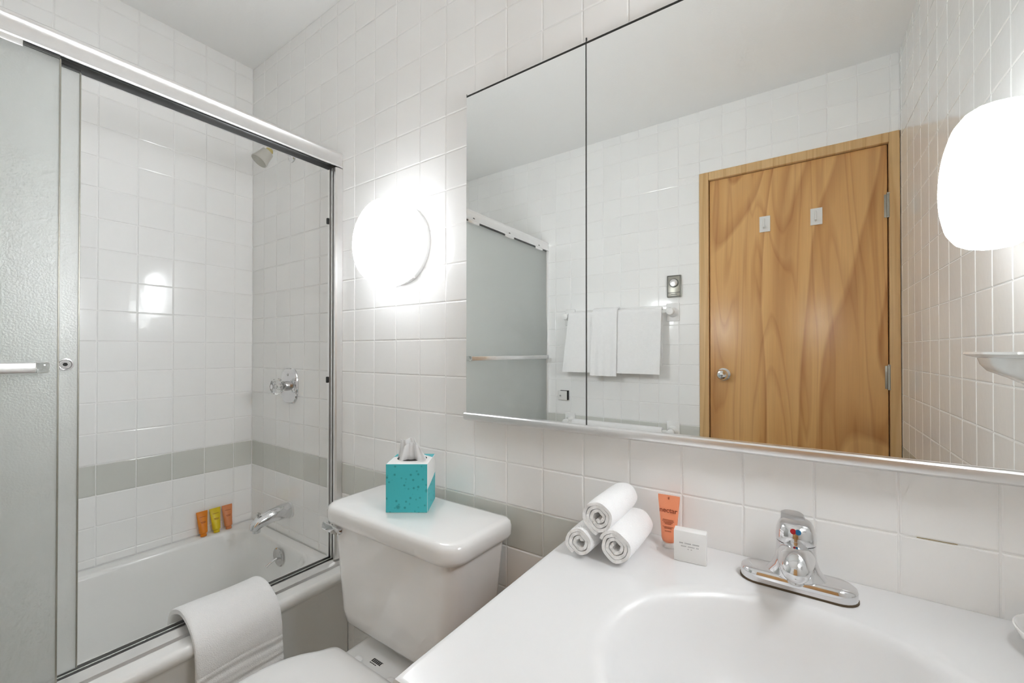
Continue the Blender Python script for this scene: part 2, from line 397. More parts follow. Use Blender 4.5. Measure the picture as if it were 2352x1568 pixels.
def clip_front(u0, u1, z0, z1):
    if u0 < 0.70 and z0 < 0.392: z0 = 0.392
    zc = (z0 + z1) / 2
    if u1 > DX0 and z0 < DZ:
        if u0 < DX0 and zc < DZ: u1 = DX0
        else: z0 = max(z0, DZ)
    return (u0, u1, z0, z1) if z1 > z0 and u1 > u0 else None
tiles(wall_front, lines(2.278, 0.0, W), zl, lambda u, z: (u, YF, z), pi, True, None, clip_front)

part('grout_stain', box((2.207, 0.0006, 0.8596), (2.252, 0.0017, 0.8603)), m_stain, wall_back, 0)

# --- the door behind the camera, seen in the mirror
door = tag(thing('door_1', None, None, (2.02, YF, 0)), kind='structure')
part('door_panel', rbox((1.668, YF - 0.045, 0.012), (2.377, YF - 0.006, 2.056), 0.002), m_door, door)
part('door_frame', rbox((DX0, YF - 0.06, 0.0), (1.664, YF + 0.010, 2.1025), 0.003), m_frame, door)
part('door_frame', rbox((2.381, YF - 0.06, 0.0), (2.4165, YF + 0.010, 2.1025), 0.003), m_frame, door)
part('door_frame', rbox((1.664, YF - 0.06, 2.060), (2.381, YF + 0.010, 2.1025), 0.003), m_frame, door)
part('door_stop', join(box((1.664, YF - 0.06, 0), (1.668, YF - 0.03, 2.06)), box((2.377, YF - 0.06, 0), (2.381, YF - 0.03, 2.06)), box((1.664, YF - 0.06, 2.056), (2.381, YF - 0.03, 2.060)), box((1.62, YF - 0.08, 0.0), (2.416, YF - 0.062, 2.1))), m_brown, door)
kn = part('door_knob', xf(lathe([(0.032, 0), (0.032, 0.006), (0.024, 0.012), (0.012, 0.018), (0.011, 0.030), (0.020, 0.038), (0.026, 0.048), (0.026, 0.058), (0.021, 0.066), (0.012, 0.068)]), T(1.7327, YF - 0.006, 1.034) @ RX(-pi / 2)), m_chrome, door)
part('lock_button', xf(lathe([(0.007, 0), (0.007, 0.003), (0.005, 0.004)], 20), T(1.7327, YF + 0.062, 1.034) @ RX(-pi / 2)), m_chromed, kn)
for zc in (1.787, 1.04):
    hg = part('hinge', join(xf(lathe([(0.0065, -0.05), (0.0065, 0.05)], 16), T(2.379, YF + 0.004, zc)), rbox((2.366, YF - 0.008, zc - 0.05), (2.392, YF - 0.002, zc + 0.05), 0.001)), m_steel, door)
    part('hinge_pin', join(xf(lathe([(0.0072, 0), (0.0072, 0.004), (0.004, 0.007)], 16), T(2.379, YF + 0.004, zc + 0.05)), xf(lathe([(0.0072, -0.004), (0.0072, 0.0)], 16), T(2.379, YF + 0.004, zc - 0.05))), m_chromed, hg)
for i, (xa, xb) in enumerate(((1.8963, 1.942), (2.1036, 2.1494))):
    h = thing('door_hook', ('white adhesive hook on the wooden door, nearer the knob', 'white adhesive hook on the wooden door, nearer the hinges')[i], 'hook', ((xa + xb) / 2, YF, 1.747), 'white hooks on the door')
    part('hook_plate', rbox((xa, YF - 0.006, 1.747), (xb, YF - 0.001, 1.825), 0.0015), m_white, h)
    xc = (xa + xb) / 2
    part('hook_arm', tube([(xc - 0.003, YF - 0.002, 1.812), (xc - 0.003, YF + 0.004, 1.80), (xc - 0.003, YF + 0.005, 1.775), (xc - 0.003, YF + 0.014, 1.762), (xc - 0.003, YF + 0.022, 1.768)], 0.004, 10), m_white, h)

# ------------------------------------------------------------------ bathtub
tub = thing('bathtub', 'white bathtub below the sliding shower doors', 'bathtub', (0.38, -0.79, 0))
def tring(x0, x1, y0, y1, r, z): return rrect(x0, x1, y0, y1, r, z, 10)
Y0, Y1 = YF + 0.002, -0.002
rings = [tring(0.002, 0.730, Y0, Y1, 0.002, 0.0), tring(0.002, 0.730, Y0, Y1, 0.002, 0.335), tring(0.002, 0.742, Y0, Y1, 0.002, 0.350), tring(0.002, 0.752, Y0, Y1, 0.002, 0.358),
         tring(0.002, 0.757, Y0, Y1, 0.002, 0.370), tring(0.002, 0.755, Y0, Y1, 0.002, 0.382), tring(0.002, 0.748, Y0, Y1, 0.002, 0.3895), tring(0.002, 0.740, Y0, Y1, 0.002, 0.3905),
         tring(0.045, 0.612, Y0 + 0.06, Y1 - 0.035, 0.11, 0.390), tring(0.050, 0.606, Y0 + 0.066, Y1 - 0.040, 0.11, 0.386), tring(0.055, 0.601, Y0 + 0.072, Y1 - 0.043, 0.11, 0.376),
         tring(0.066, 0.592, Y0 + 0.12, Y1 - 0.052, 0.115, 0.30), tring(0.085, 0.575, Y0 + 0.20, Y1 - 0.075, 0.13, 0.16), tring(0.105, 0.555, Y0 + 0.25, Y1 - 0.105, 0.14, 0.09), tring(0.16, 0.50, Y0 + 0.32, Y1 - 0.17, 0.12, 0.065)]
part('tub_body', loft(rings, True, True), m_tub, tub, 50)
ov = part('overflow_plate', xf(lathe([(0.037, 0), (0.037, 0.003), (0.033, 0.007), (0.014, 0.009), (0.002, 0.0095)]), T(0.352, -0.0525, 0.338) @ RX(radians(94))), m_chromed, tub)
part('trip_lever', tube([(0.352, -0.060, 0.334), (0.350, -0.070, 0.331), (0.347, -0.090, 0.320), (0.346, -0.098, 0.315)], [0.005, 0.004, 0.0035, 0.0045], 10), m_chrome, ov)

# ------------------------------------------------------------------ shower fittings on the end wall
XV = 0.333
sp = thing('tub_spout', 'chrome tub spout on the tiled end wall over the tub', 'spout', (XV, 0, 0.505))
part('spout_body', tube([(XV, -0.002, 0.506), (XV, -0.03, 0.507), (XV, -0.075, 0.503), (XV, -0.115, 0.492), (XV, -0.134, 0.480), (XV, -0.140, 0.466)], [0.030, 0.030, 0.026, 0.023, 0.020, 0.014], 24), m_chrome, sp)
part('spout_outlet', xf(lathe([(0.014, 0), (0.014, 0.022), (0.010, 0.026)], 20), T(XV, -0.128, 0.456)), m_chrome, sp)
part('wall_flange', xf(lathe([(0.034, 0), (0.034, 0.004), (0.030, 0.007)]), T(XV, 0, 0.506) @ RX(pi / 2)), m_alu, sp)
part('diverter_knob', xf(lathe([(0.004, 0), (0.004, 0.012), (0.008, 0.014), (0.008, 0.020), (0.005, 0.022)], 16), T(XV, -0.122, 0.507)), m_chromed, sp)

vv = thing('shower_valve', 'chrome shower valve with a clear knob on the tiled end wall', 'valve', (XV, 0, 1.012))
def vplate(s, y):      # straight sides, arched top and bottom, facing -y
    pts = []
    for k in range(40):
        a = 2 * pi * k / 40; x = 0.062 * math.copysign(abs(cos(a)) ** 0.55, cos(a)); z = 0.072 * math.copysign(abs(sin(a)) ** 0.8, sin(a)); pts.append((XV + x * s, y, 1.012 + z * s))
    return pts
vp = part('valve_plate', loft([vplate(1, 0), vplate(1, -0.004), vplate(0.95, -0.009), vplate(0.6, -0.012)]), m_chrome, vv)
part('plate_screw', join(*[xf(lathe([(0.005, 0), (0.005, 0.002), (0.003, 0.003)], 12), T(XV, -0.0115, 1.012 + s * 0.045) @ RX(pi / 2)) for s in (1,)]), m_chromed, vp)
part('valve_stem', xf(lathe([(0.020, 0), (0.019, 0.018), (0.012, 0.022), (0.012, 0.032)], 24), T(XV, -0.010, 1.012) @ RX(pi / 2)), m_chromed, vv)
def star(r, z): return [(r * (1 + 0.10 * cos(8 * 2 * pi * i / 64)) * cos(2 * pi * i / 64), r * (1 + 0.10 * cos(8 * 2 * pi * i / 64)) * sin(2 * pi * i / 64), z) for i in range(64)]
kb = part('valve_knob', xf(loft([star(0.016, 0), star(0.026, 0.006), star(0.030, 0.018), star(0.028, 0.034), star(0.020, 0.040)]), T(XV, -0.032, 1.012) @ RX(pi / 2)), m_clear, vv)
part('knob_cap', xf(lathe([(0.010, 0), (0.010, 0.003), (0.007, 0.004)], 20), T(XV, -0.072, 1.012) @ RX(pi / 2)), m_chrome, kb)

sh = thing('overhead_shower', 'grey shower head on a chrome arm under the door header rail', 'shower head', (XV, 0, 1.965))
part('wall_flange', xf(lathe([(0.028, 0), (0.027, 0.005), (0.016, 0.010), (0.012, 0.011)]), T(0.345, 0, 1.955) @ RX(pi / 2)), m_chrome, sh)
part('shower_arm', tube([(0.345, -0.004, 1.955), (0.343, -0.03, 1.962), (0.341, -0.055, 1.964), (0.340, -0.075, 1.955), (0.339, -0.086, 1.945)], 0.0095, 14), m_chrome, sh)
hd = Vector((-0.10, -0.55, -0.80)).normalized(); HM = T(0.339, -0.088, 1.944) @ axis_to(hd)
part('ball_collar', xf(lathe([(0.010, -0.006), (0.014, 0.0), (0.014, 0.008), (0.010, 0.012)], 24), HM), m_brass, sh)
part('spray_head', xf(lathe([(0.014, 0.009), (0.0215, 0.013), (0.0245, 0.034), (0.0285, 0.058), (0.0305, 0.062), (0.0300, 0.066)], 32), HM), m_showerh, sh)
part('spray_face', xf(lathe([(0.0275, 0.0655), (0.0275, 0.067), (0.012, 0.0675)], 32), HM), m_steel, sh)

# ------------------------------------------------------------------ sliding shower door: frame, two frosted panels
fr = thing('shower_door_frame', 'aluminium frame of the sliding shower door above the tub edge', 'door frame', (0.67, -0.79, 0.39))
hp = [(0.638, 1.814), (0.638, 1.868), (0.644, 1.872), (0.684, 1.8725), (0.6885, 1.871), (0.6915, 1.8683), (0.6924, 1.8655), (0.6920, 1.862), (0.6895, 1.858), (0.6882, 1.848), (0.6882, 1.836), (0.6900, 1.826), (0.6916, 1.8235), (0.6922, 1.821), (0.6912, 1.8175), (0.6870, 1.8175), (0.6870, 1.838), (0.643, 1.838), (0.643, 1.814)]
part('header_rail', extr_y(hp, YF + 0.001, -0.001), m_alu, fr, 25)
part('header_track', join(box((0.6435, YF + 0.001, 1.8365), (0.686, -0.001, 1.8375)), box((0.6698, YF + 0.001, 1.822), (0.6708, -0.001, 1.8365))), m_darkm, fr, 0)
for ya, yb in ((-0.028, -0.001), (YF + 0.001, YF + 0.028)):
    s = 1 if yb > -0.5 else -1; yw = yb if s > 0 else ya; yo = ya if s > 0 else yb
    poly = [(0.642, yw), (0.642, yo), (0.652, yo), (0.652, yo + s * 0.018), (0.664, yo + s * 0.018), (0.664, yo), (0.670, yo), (0.670, yo + s * 0.018), (0.680, yo + s * 0.018), (0.680, yo), (0.688, yo), (0.692, yo + s * 0.006), (0.692, yw)]
    jb = part('wall_jamb', extr_z(poly, 0.411, 1.8135), m_alu, fr, 20)
    for zc in (1.625, 1.05):
        part('rubber_bumper', rbox((0.644, yo - s * 0.004 - 0.004, zc - 0.011), (0.652, yo - s * 0.004 + 0.004, zc + 0.011), 0.002), m_dark, jb)
tp = [(0.640, 0.391), (0.640, 0.409), (0.6445, 0.409), (0.6445, 0.398), (0.6655, 0.398), (0.6655, 0.412), (0.6695, 0.412), (0.6695, 0.398), (0.676, 0.398), (0.676, 0.409), (0.680, 0.409), (0.702, 0.399), (0.704, 0.391)]
bt = part('bottom_track', extr_y(tp, YF + 0.001, -0.001), m_alu, fr, 20)
part('track_groove', join(box((0.6447, YF + 0.002, 0.3978), (0.6653, -0.002, 0.3995)), box((0.6697, YF + 0.002, 0.3978), (0.6758, -0.002, 0.3995))), m_darkm, bt, 0)

def panel(x, y1, label, nm='sliding_door_panel'):
    y0 = YF + 0.020
    t = thing(nm, label, 'door panel', (x, (y0 + y1) / 2, 0.4125), 'frosted sliding shower door panels')
    part('glass_pane', rbox((x - 0.003, y0, 0.4125), (x + 0.003, y1, 1.808), 0.0008, 1), m_frost, t, 30)
    part('edge_strip', rbox((x - 0.0036, y1 - 0.0015, 0.413), (x + 0.0036, y1 + 0.0015, 1.810), 0.0006, 1), m_steel, t)
    for yy in (y1 - 0.10, y1 - 0.42, y0 + 0.10):
        hg = part('hanger_bracket', rbox((x - 0.0045, yy - 0.045, 1.804), (x + 0.0045, yy + 0.045, 1.829), 0.001), m_alu, t)
        part('roller', xf(lathe([(0.009, -0.004), (0.010, 0), (0.009, 0.004)], 20), T(x, yy, 1.826) @ RY(pi / 2)), m_darkm, hg)
    part('top_rail', rbox((x - 0.0042, y0, 1.8085), (x + 0.0042, y1, 1.8155), 0.0008), m_darkm, t)
    return t, y0
pin, y0p = panel(0.656, -0.668, 'inner frosted shower door panel with a round chrome finger pull')
pl = part('finger_pull', xf(lathe([(0.0135, 0.0), (0.0145, 0.002), (0.0140, 0.004), (0.0115, 0.0042), (0.0098, 0.0016), (0.0070, 0.0016), (0.0066, 0.0030), (0.0042, 0.0030), (0.0038, 0.0008), (0.0005, 0.0008)], 32), T(0.6592, -0.690, 1.122) @ RY(pi / 2)), m_chrome, pin)
part('pull_recess', xf(lathe([(0.0036, 0.0), (0.0036, 0.0016)], 24), T(0.6592, -0.690, 1.122) @ RY(pi / 2)), m_dark, pl)
pout, y0p = panel(0.686, -0.705, 'outer frosted shower door panel carrying the towel bar')
tb = part('towel_bar', rbox((0.722, y0p + 0.06, 1.1065), (0.730, -0.742, 1.1285), 0.0025), m_alu, pout)
for yy in (-0.733, y0p + 0.055):
    part('bar_bracket', rbox((0.6892, yy - 0.010, 1.106), (0.731, yy + 0.010, 1.129), 0.003), m_clear if yy > -1 else m_chrome, tb)

# ------------------------------------------------------------------ bath mat towel over the tub edge
bpath = [(0.580, 0.335), (0.584, 0.370), (0.591, 0.400), (0.604, 0.418), (0.624, 0.430), (0.646, 0.436), (0.668, 0.438), (0.692, 0.435), (0.718, 0.426), (0.742, 0.411), (0.762, 0.390), (0.7695, 0.365), (0.7705, 0.345)]
N0 = len(bpath); z = 0.345
fine = []
while z > 0.105: z -= 0.006; fine.append((0.772 + 0.004 * (0.345 - z) / 0.24, z))
bpath = bpath + fine
GR = []
for i, (x, z) in enumerate(bpath):
    row = []
    for j in range(25):
        u = j / 24; y = -0.472 + u * (0.214 + 0.012 * min(1, max(0, (0.44 - z) / 0.3)))
        if x < 0.63: y -= 0.004
        dx = 0.003 * sin(u * 7 + 1) * min(1, max(0, (0.40 - z) * 6)) if x > 0.7 else 0
        rz_ = 0
        for zr in (0.318, 0.303, 0.276, 0.262, 0.236): rz_ += 0.0048 * math.exp(-((z - zr) / 0.0045) ** 2) if x > 0.76 else 0
        if x > 0.76 and 0.22 < z < 0.325: rz_ -= 0.0035
        row.append((x + dx + rz_, y, z + 0.002 * sin(u * 5 + i * 0.3)))
    GR.append(row)
mt = one('bath_mat', sheet(GR, 0.017), m_terry, 'thick white bath mat draped over the tub edge', 'bath mat', (0.69, -0.36, 0.40), angle=60)
mod = mt.modifiers.new('soft', 'SUBSURF'); mod.levels = 1; mod.render_levels = 1

# ------------------------------------------------------------------ small lotion tubes
def tube_body(hc, h, wt, rb):     # local: stands on its cap, crimp along x
    rings = []
    for t in [0, 0.03, 0.08, 0.2, 0.35, 0.5, 0.65, 0.8, 0.9, 0.94, 0.945, 1.0]:
        s = min(1, t / 0.93); a = rb * (1 - s ** 1.25) + wt / 2 * s ** 1.25; b = rb * (1 - s ** 1.2) + 0.0012 * s
        if t == 0: a *= 0.55; b *= 0.55
        if t == 0.03: a *= 0.88; b *= 0.88
        rings.append([(a * cos(2 * pi * k / 32), b * sin(2 * pi * k / 32), hc + (h - hc) * t) for k in range(32)])
    return loft(rings)
def lotion(M, mb, label, hang=None, text_on=False, group=None, cap=None, h=0.101, wt=0.041, rb=0.0135):
    loc = M.to_translation()
    t = thing('lotion_tube', label, 'tube', loc, group)
    b = part('tube_body', xf(tube_body(0.009, h, wt, rb), M), mb, t, 50)
    part('tube_cap', xf(lathe([(0.0105, 0), (0.011, 0.002), (0.011, 0.009), (0.009, 0.011)], 28), M), cap or m_white, t)
    def flat(sh, x, zz, y): return xf(sh, M @ T(x, y, zz) @ RX(pi / 2))
    if text_on:
        part('lettering', flat(text('nectar', 0.0130, 0.00025), 0, 0.073, -0.0072), m_rust, b, 0)
        for k, (zz, wd) in enumerate(((0.055, 0.020), (0.0525, 0.022), (0.050, 0.017), (0.0475, 0.012), (0.042, 0.020), (0.0395, 0.014), (0.034, 0.012))):
            yy = -(rb * (1 - ((zz - 0.009) / 0.0856) ** 1.2) + 0.0012 * (zz / 0.0856)) - 0.0002
            part('print_line', xf(box((-wd / 2, yy - 0.0006, zz - 0.0004), (wd / 2, yy, zz + 0.0004)), M), m_rust, b, 0)
        part('crimp_notch', xf(box((-0.001, -0.002, 0.093), (0.001, -0.0008, 0.0975)), M), m_rust, b, 0)
    else:
        for zz, wd in ((0.078, 0.022), (0.058, 0.018), (0.054, 0.015)):
            yy = -(rb * (1 - ((zz - 0.009) / 0.0856) ** 1.2) + 0.0012 * (zz / 0.0856)) - 0.0002
            part('print_line', xf(box((-wd / 2, yy - 0.0006, zz - 0.0007), (wd / 2, yy, zz + 0.0007)), M), m_rust, b, 0)
    return t
for yy, mb, lab in ((-0.196, m_tubeA, 'deep orange lotion tube on the tub rim'), (-0.149, m_tubeY, 'yellow lotion tube on the tub rim'), (-0.104, m_tubeS, 'salmon lotion tube on the tub rim')):
    lotion(T(0.030, yy, 0.3912) @ RY(radians(-11)) @ RZ(pi / 2), mb, lab, group='lotion tubes on the tub rim', cap=mb, h=0.10, wt=0.040, rb=0.0142)

# ------------------------------------------------------------------ toilet
TX = 1.228; TK = 1.2100
to = thing('toilet', 'white toilet with closed lid between tub and vanity', 'toilet', (TX, -0.35, 0))
def trz(hw, y0, y1, rf, rbk, z, bw=0.0, cx=None):      # half width at the front, bw wider at the back
    cx = TK if cx is None else cx
    return [(cx + (x - cx) * (1 + bw * (y - y0) / (y1 - y0)), y, zz) for x, y, zz in rrect(cx - hw, cx + hw, y0, y1, [rbk, rbk, rf, rf], z, 8)]
tk = [trz(0.160, -0.185, -0.060, 0.05, 0.03, 0.4040), trz(0.191, -0.208, -0.045, 0.055, 0.03, 0.4085), trz(0.207, -0.219, -0.040, 0.055, 0.03, 0.424), trz(0.213, -0.223, -0.038, 0.055, 0.03, 0.452),
      trz(0.223, -0.227, -0.036, 0.05, 0.025, 0.58), trz(0.232, -0.230, -0.034, 0.045, 0.02, 0.690)]
part('tank', loft(tk), m_porc, to, 60)
ld = [trz(0.238, -0.236, -0.030, 0.045, 0.025, 0.683), trz(0.242, -0.244, -0.024, 0.048, 0.025, 0.687, 0.02), trz(0.247, -0.248, -0.022, 0.05, 0.025, 0.697, 0.02), trz(0.247, -0.248, -0.022, 0.05, 0.025, 0.716, 0.02),
      trz(0.244, -0.245, -0.024, 0.048, 0.024, 0.727, 0.02), trz(0.237, -0.238, -0.029, 0.044, 0.022, 0.7325, 0.02), trz(0.225, -0.226, -0.04, 0.036, 0.02, 0.7345, 0.02), trz(0.12, -0.15, -0.11, 0.018, 0.018, 0.7352)]
part('tank_lid', loft(ld), m_porc, to, 60)
fl = part('flush_lever', join(xf(lathe([(0.013, 0), (0.013, 0.008), (0.009, 0.014)], 20), T(1.032, -0.2275, 0.671) @ RX(pi / 2)), xf(rbox((-0.046, -0.004, -0.010), (0.010, 0.004, 0.010), 0.003), T(1.032, -0.244, 0.672) @ RZ(radians(14)) @ RY(radians(14)))), m_chrome, to)
def egg(hw, yb, yf, yc, z, n=56):
    out = []
    for i in range(n):
        a = 2 * pi * i / n; c, s_ = cos(a), sin(a); e = 3.0 if s_ >= 0 else 2.1
        x = math.copysign(abs(c) ** (2 / e), c); y = abs(s_) ** (2 / e)
        out.append((TX + hw * x, yc + (yb - yc) * y if s_ >= 0 else yc - (yc - yf) * y, z))
    return out
half = [(0.09, -0.282), (0.122, -0.2845), (0.136, -0.296), (0.148, -0.318), (0.172, -0.348), (0.193, -0.39), (0.203, -0.45), (0.198, -0.54), (0.170, -0.63), (0.11, -0.71), (0.045, -0.745)]
CP = [(0.0, -0.282)] + half + [(0.0, -0.748)] + [(-x, y) for x, y in reversed(half)]
def lidring(ins, z, sub=3):
    out = []; n = len(CP)
    for i in range(n):
        p0, p1, p2, p3 = (Vector(CP[(i + k) % n]) for k in (-1, 0, 1, 2))
        for q in range(sub):
            t = q / sub; v = 0.5 * (2 * p1 + (p2 - p0) * t + (2 * p0 - 5 * p1 + 4 * p2 - p3) * t * t + (3 * p1 - p0 - 3 * p2 + p3) * t ** 3)
            out.append((TX + v.x * (1 - ins / 0.203), -0.51 + (v.y + 0.51) * (1 - ins / 0.235), z))
    return out
part('bowl', loft([egg(0.105, -0.22, -0.56, -0.38, 0.0), egg(0.105, -0.22, -0.56, -0.38, 0.06), egg(0.095, -0.24, -0.54, -0.38, 0.16), egg(0.13, -0.25, -0.63, -0.42, 0.26), egg(0.175, -0.27, -0.715, -0.47, 0.35), egg(0.18, -0.275, -0.725, -0.47, 0.378), egg(0.175, -0.28, -0.72, -0.47, 0.384)]), m_porc, to, 60)
dk = part('rear_deck', loft([trz(0.10, -0.32, -0.06, 0.02, 0.03, 0.0, 0, TX), trz(0.10, -0.32, -0.06, 0.02, 0.03, 0.25, 0, TX), trz(0.128, -0.335, -0.055, 0.02, 0.03, 0.33, 0, TX), trz(0.132, -0.335, -0.055, 0.02, 0.03, 0.380, 0, TX), trz(0.127, -0.33, -0.06, 0.02, 0.03, 0.386, 0, TX)]), m_porc, to, 50)
part('tank_gasket', loft([trz(0.06, -0.17, -0.07, 0.05, 0.05, 0.386), trz(0.06, -0.17, -0.07, 0.05, 0.05, 0.405)]), m_dark, to)
part('seat', loft([lidring(0.012, 0.3865), lidring(0.006, 0.390), lidring(0.006, 0.398), lidring(0.010, 0.402)]), m_seat, to, 50)
part('seat_lid', loft([lidring(0.007, 0.4035), lidring(0.002, 0.407), lidring(0.0, 0.413), lidring(0.004, 0.419), lidring(0.014, 0.4215), lidring(0.08, 0.4235), lidring(0.17, 0.424)]), m_seat, to, 50)
for s_ in (-1, 1):
    part('hinge_cap', xf(lathe([(0.012, 0), (0.013, 0.004), (0.012, 0.018), (0.008, 0.022), (0.003, 0.023)], 24), T(TX + s_ * 0.060, -0.272, 0.386)), m_seat, to)
mk = []
MX, MY, MZ = 1.178, -0.2395, 0.3860
for k in range(6): mk.append(box((MX + k * 0.0055, MY, MZ - 0.0003), (MX + 0.004 + k * 0.0055, MY + 0.0085, MZ + 0.0004)))
part('maker_mark', join(*mk, box((MX, MY + 0.0085, MZ - 0.0003), (MX + 0.034, MY + 0.0095, MZ + 0.0003)), box((MX, MY - 0.0012, MZ - 0.0003), (MX + 0.034, MY - 0.0002, MZ + 0.0003)), *[box((MX + 0.001 + k * 0.006, MY - 0.0065, MZ - 0.0003), (MX + 0.0055 + k * 0.006, MY - 0.004, MZ + 0.0003)) for k in range(4)]), m_inkd, dk, 0)

# ------------------------------------------------------------------ tissue box on the tank
TB = T(1.188, -0.119, 0.7354) @ RZ(radians(34.4))
bx = thing('tissue_box', 'teal cube tissue box with a tissue sticking out, on the toilet tank', 'tissue box', TB.to_translation())
hw, hh = 0.0535, 0.126
part('carton', xf(join(rbox((-hw, -hw, 0), (hw, hw, hh - 0.0004), 0.0012)), TB), m_card, bx)
part('printed_front', xf(box((-hw + 0.0005, -hw - 0.0006, 0.001), (hw - 0.0005, -hw + 0.001, hh - 0.0008)), TB), m_teal, bx, 0)
part('printed_side', xf(loft([[(hw + 0.0006, -hw + 0.001, 0.001), (hw + 0.0006, hw - 0.001, 0.001), (hw + 0.0006, hw - 0.001, 0.075), (hw + 0.0006, hw * 0.5, 0.070), (hw + 0.0006, 0, 0.066), (hw + 0.0006, -hw * 0.6, 0.062), (hw + 0.0006, -hw + 0.001, 0.060)], [(hw - 0.001, -hw + 0.001, 0.001), (hw - 0.001, hw - 0.001, 0.001), (hw - 0.001, hw - 0.001, 0.075), (hw - 0.001, hw * 0.5, 0.070), (hw - 0.001, 0, 0.066), (hw - 0.001, -hw * 0.6, 0.062), (hw - 0.001, -hw + 0.001, 0.060)]]), TB), m_teal, bx, 0)
part('printed_side', xf(box((-hw - 0.0006, -hw + 0.001, 0.001), (-hw + 0.001, hw - 0.001, hh - 0.001)), TB), m_teal, bx, 0)
part('printed_top', xf(extr_z([(0.020, hw - 0.001), (hw - 0.001, hw - 0.001), (hw - 0.001, 0.018), (hw - 0.012, 0.030), (0.030, 0.040)], hh - 0.001, hh + 0.0002), TB), m_teal, bx, 0)
part('printed_top', xf(extr_z([(-0.020, hw - 0.001), (-0.030, 0.040), (-hw + 0.012, 0.030), (-hw + 0.001, 0.018), (-hw + 0.001, hw - 0.001)], hh - 0.001, hh + 0.0002), TB), m_teal, bx, 0)
part('opening', xf(loft([circ(0.040, hh - 0.002, 40, 0, 0.006, 0.030), circ(0.040, hh + 0.0004, 40, 0, 0.006, 0.030)]), TB), m_dark, bx, 0)
GT = []
for i in range(13):
    v = i / 12; row = []
    for j in range(29):
        u = j / 28 * 2 - 1; hgt = 0.058 - 0.012 * (u + 0.35) ** 2 - 0.008 * max(0, u) + 0.005 * sin(3 * u)
        x = u * (0.040 - 0.012 * v) - 0.003 * v; y = 0.002 + 0.010 * sin(u * 5.2 + 0.6) * (1 - 0.35 * v) + 0.004 * sin(u * 13 + v * 3) - 0.006 * v
        row.append((x, y, hh + 0.0002 + v * hgt))
    GT.append(row)
part('tissue_sheet', xf(sheet(GT, 0.0008), TB), m_paper, bx, 60)
GT = []
for i in range(9):
    v = i / 8; row = []
    for j in range(21):
        u = j / 20 * 2 - 1; x = 0.006 + u * (0.036 - 0.012 * v); y = -0.014 + 0.006 * sin(u * 4 + 2) - 0.008 * v + 0.003 * sin(u * 11)
        row.append((x, y, hh + 0.0002 + v * (0.048 - 0.014 * u * u)))
    GT.append(row)
part('tissue_sheet', xf(sheet(GT, 0.0008), TB), m_paper, bx, 60)

# ------------------------------------------------------------------ the two opal wall lamps
def lamp(M, label):
    t = thing('wall_lamp', label, 'wall lamp', M.to_translation(), 'round opal wall lamps')
    part('lamp_base', xf(lathe([(0.122, 0.0), (0.124, 0.004), (0.124, 0.016), (0.120, 0.020)], 64), M), m_beige, t)
    part('lamp_clip', xf(rbox((0.119, -0.006, 0.010), (0.129, 0.006, 0.022), 0.002), M @ RZ(radians(-60))), m_beige, t)
    pr = [(0.118, 0.0202, 0.10), (0.126, 0.022, 0.12), (0.131, 0.030, 0.14), (0.134, 0.050, 0.21), (0.134, 0.066, 0.32), (0.131, 0.084, 0.6), (0.123, 0.099, 0.9), (0.108, 0.110, 1.2), (0.085, 0.117, 1.3), (0.055, 0.121, 1.3), (0.025, 0.1225, 1.3), (0.002, 0.1228, 1.3)]
    g = part('glass_shade', xf(lathe([(r, h) for r, h, _ in pr], 40), M), m_lamp, t)
    at = g.data.attributes.new('glow', 'FLOAT', 'POINT')
    for i, d in enumerate(at.data): d.value = pr[i // 40][2]
lamp(T(1.015, 0, 1.487) @ RX(pi / 2), 'lit round opal lamp on the tiled wall beside the mirror cabinet')
lamp(T(W, -0.321, 1.480) @ RY(-pi / 2), 'lit round opal lamp on the side wall, seen in the mirror')

# ------------------------------------------------------------------ mirror cabinet
mc = thing('mirror_cabinet', 'wide frameless mirror cabinet above the vanity', 'mirror cabinet', (1.86, 0, 0.966))
part('cabinet_body', rbox((MX0 + 0.002, -0.024, 0.978), (MX1, 0.0, MZ1), 0.001), m_alu, mc)
XS = 1.6605
for a, b in ((MX0, XS - 0.0016), (XS + 0.0016, MX1)):
    part('mirror_door', box((a, -0.030, 0.985), (b, -0.0245, MZ1 - 0.0035)), m_mirror, mc, 0)
part('door_gap', box((XS - 0.0016, -0.0302, 0.985), (XS + 0.0016, -0.024, MZ1 + 0.002)), m_darkm, mc, 0)
part('top_channel', rbox((MX0, -0.031, MZ1 - 0.0035), (MX1, -0.0005, MZ1 + 0.001), 0.0006, 1), m_dark, mc, 0)
part('top_trim', rbox((MX0, -0.029, MZ1 + 0.001), (MX1, -0.0005, MZ1 + 0.0035), 0.0005, 1), m_alu, mc, 0)
part('bottom_rail', extr_x([(-0.0005, 0.966), (-0.034, 0.966), (-0.041, 0.970), (-0.043, 0.978), (-0.042, 0.984), (-0.038, 0.9865), (-0.031, 0.9865), (-0.031, 0.984), (-0.0005, 0.984)], MX0 - 0.001, MX1), m_alu, mc, 30)
part('hinge_pin', rbox((XS - 0.0014, -0.029, MZ1), (XS + 0.0014, -0.026, MZ1 + 0.012), 0.0006), m_dark, mc)
part('side_trim', box((MX0 - 0.0012, -0.030, 0.985), (MX0, -0.0005, MZ1 + 0.003)), m_alu, mc, 0)
part('hinge_pin', rbox((MX0 - 0.0026, -0.029, MZ1 - 0.022), (MX0 - 0.0004, -0.026, MZ1 + 0.006), 0.0006), m_darkm, mc)

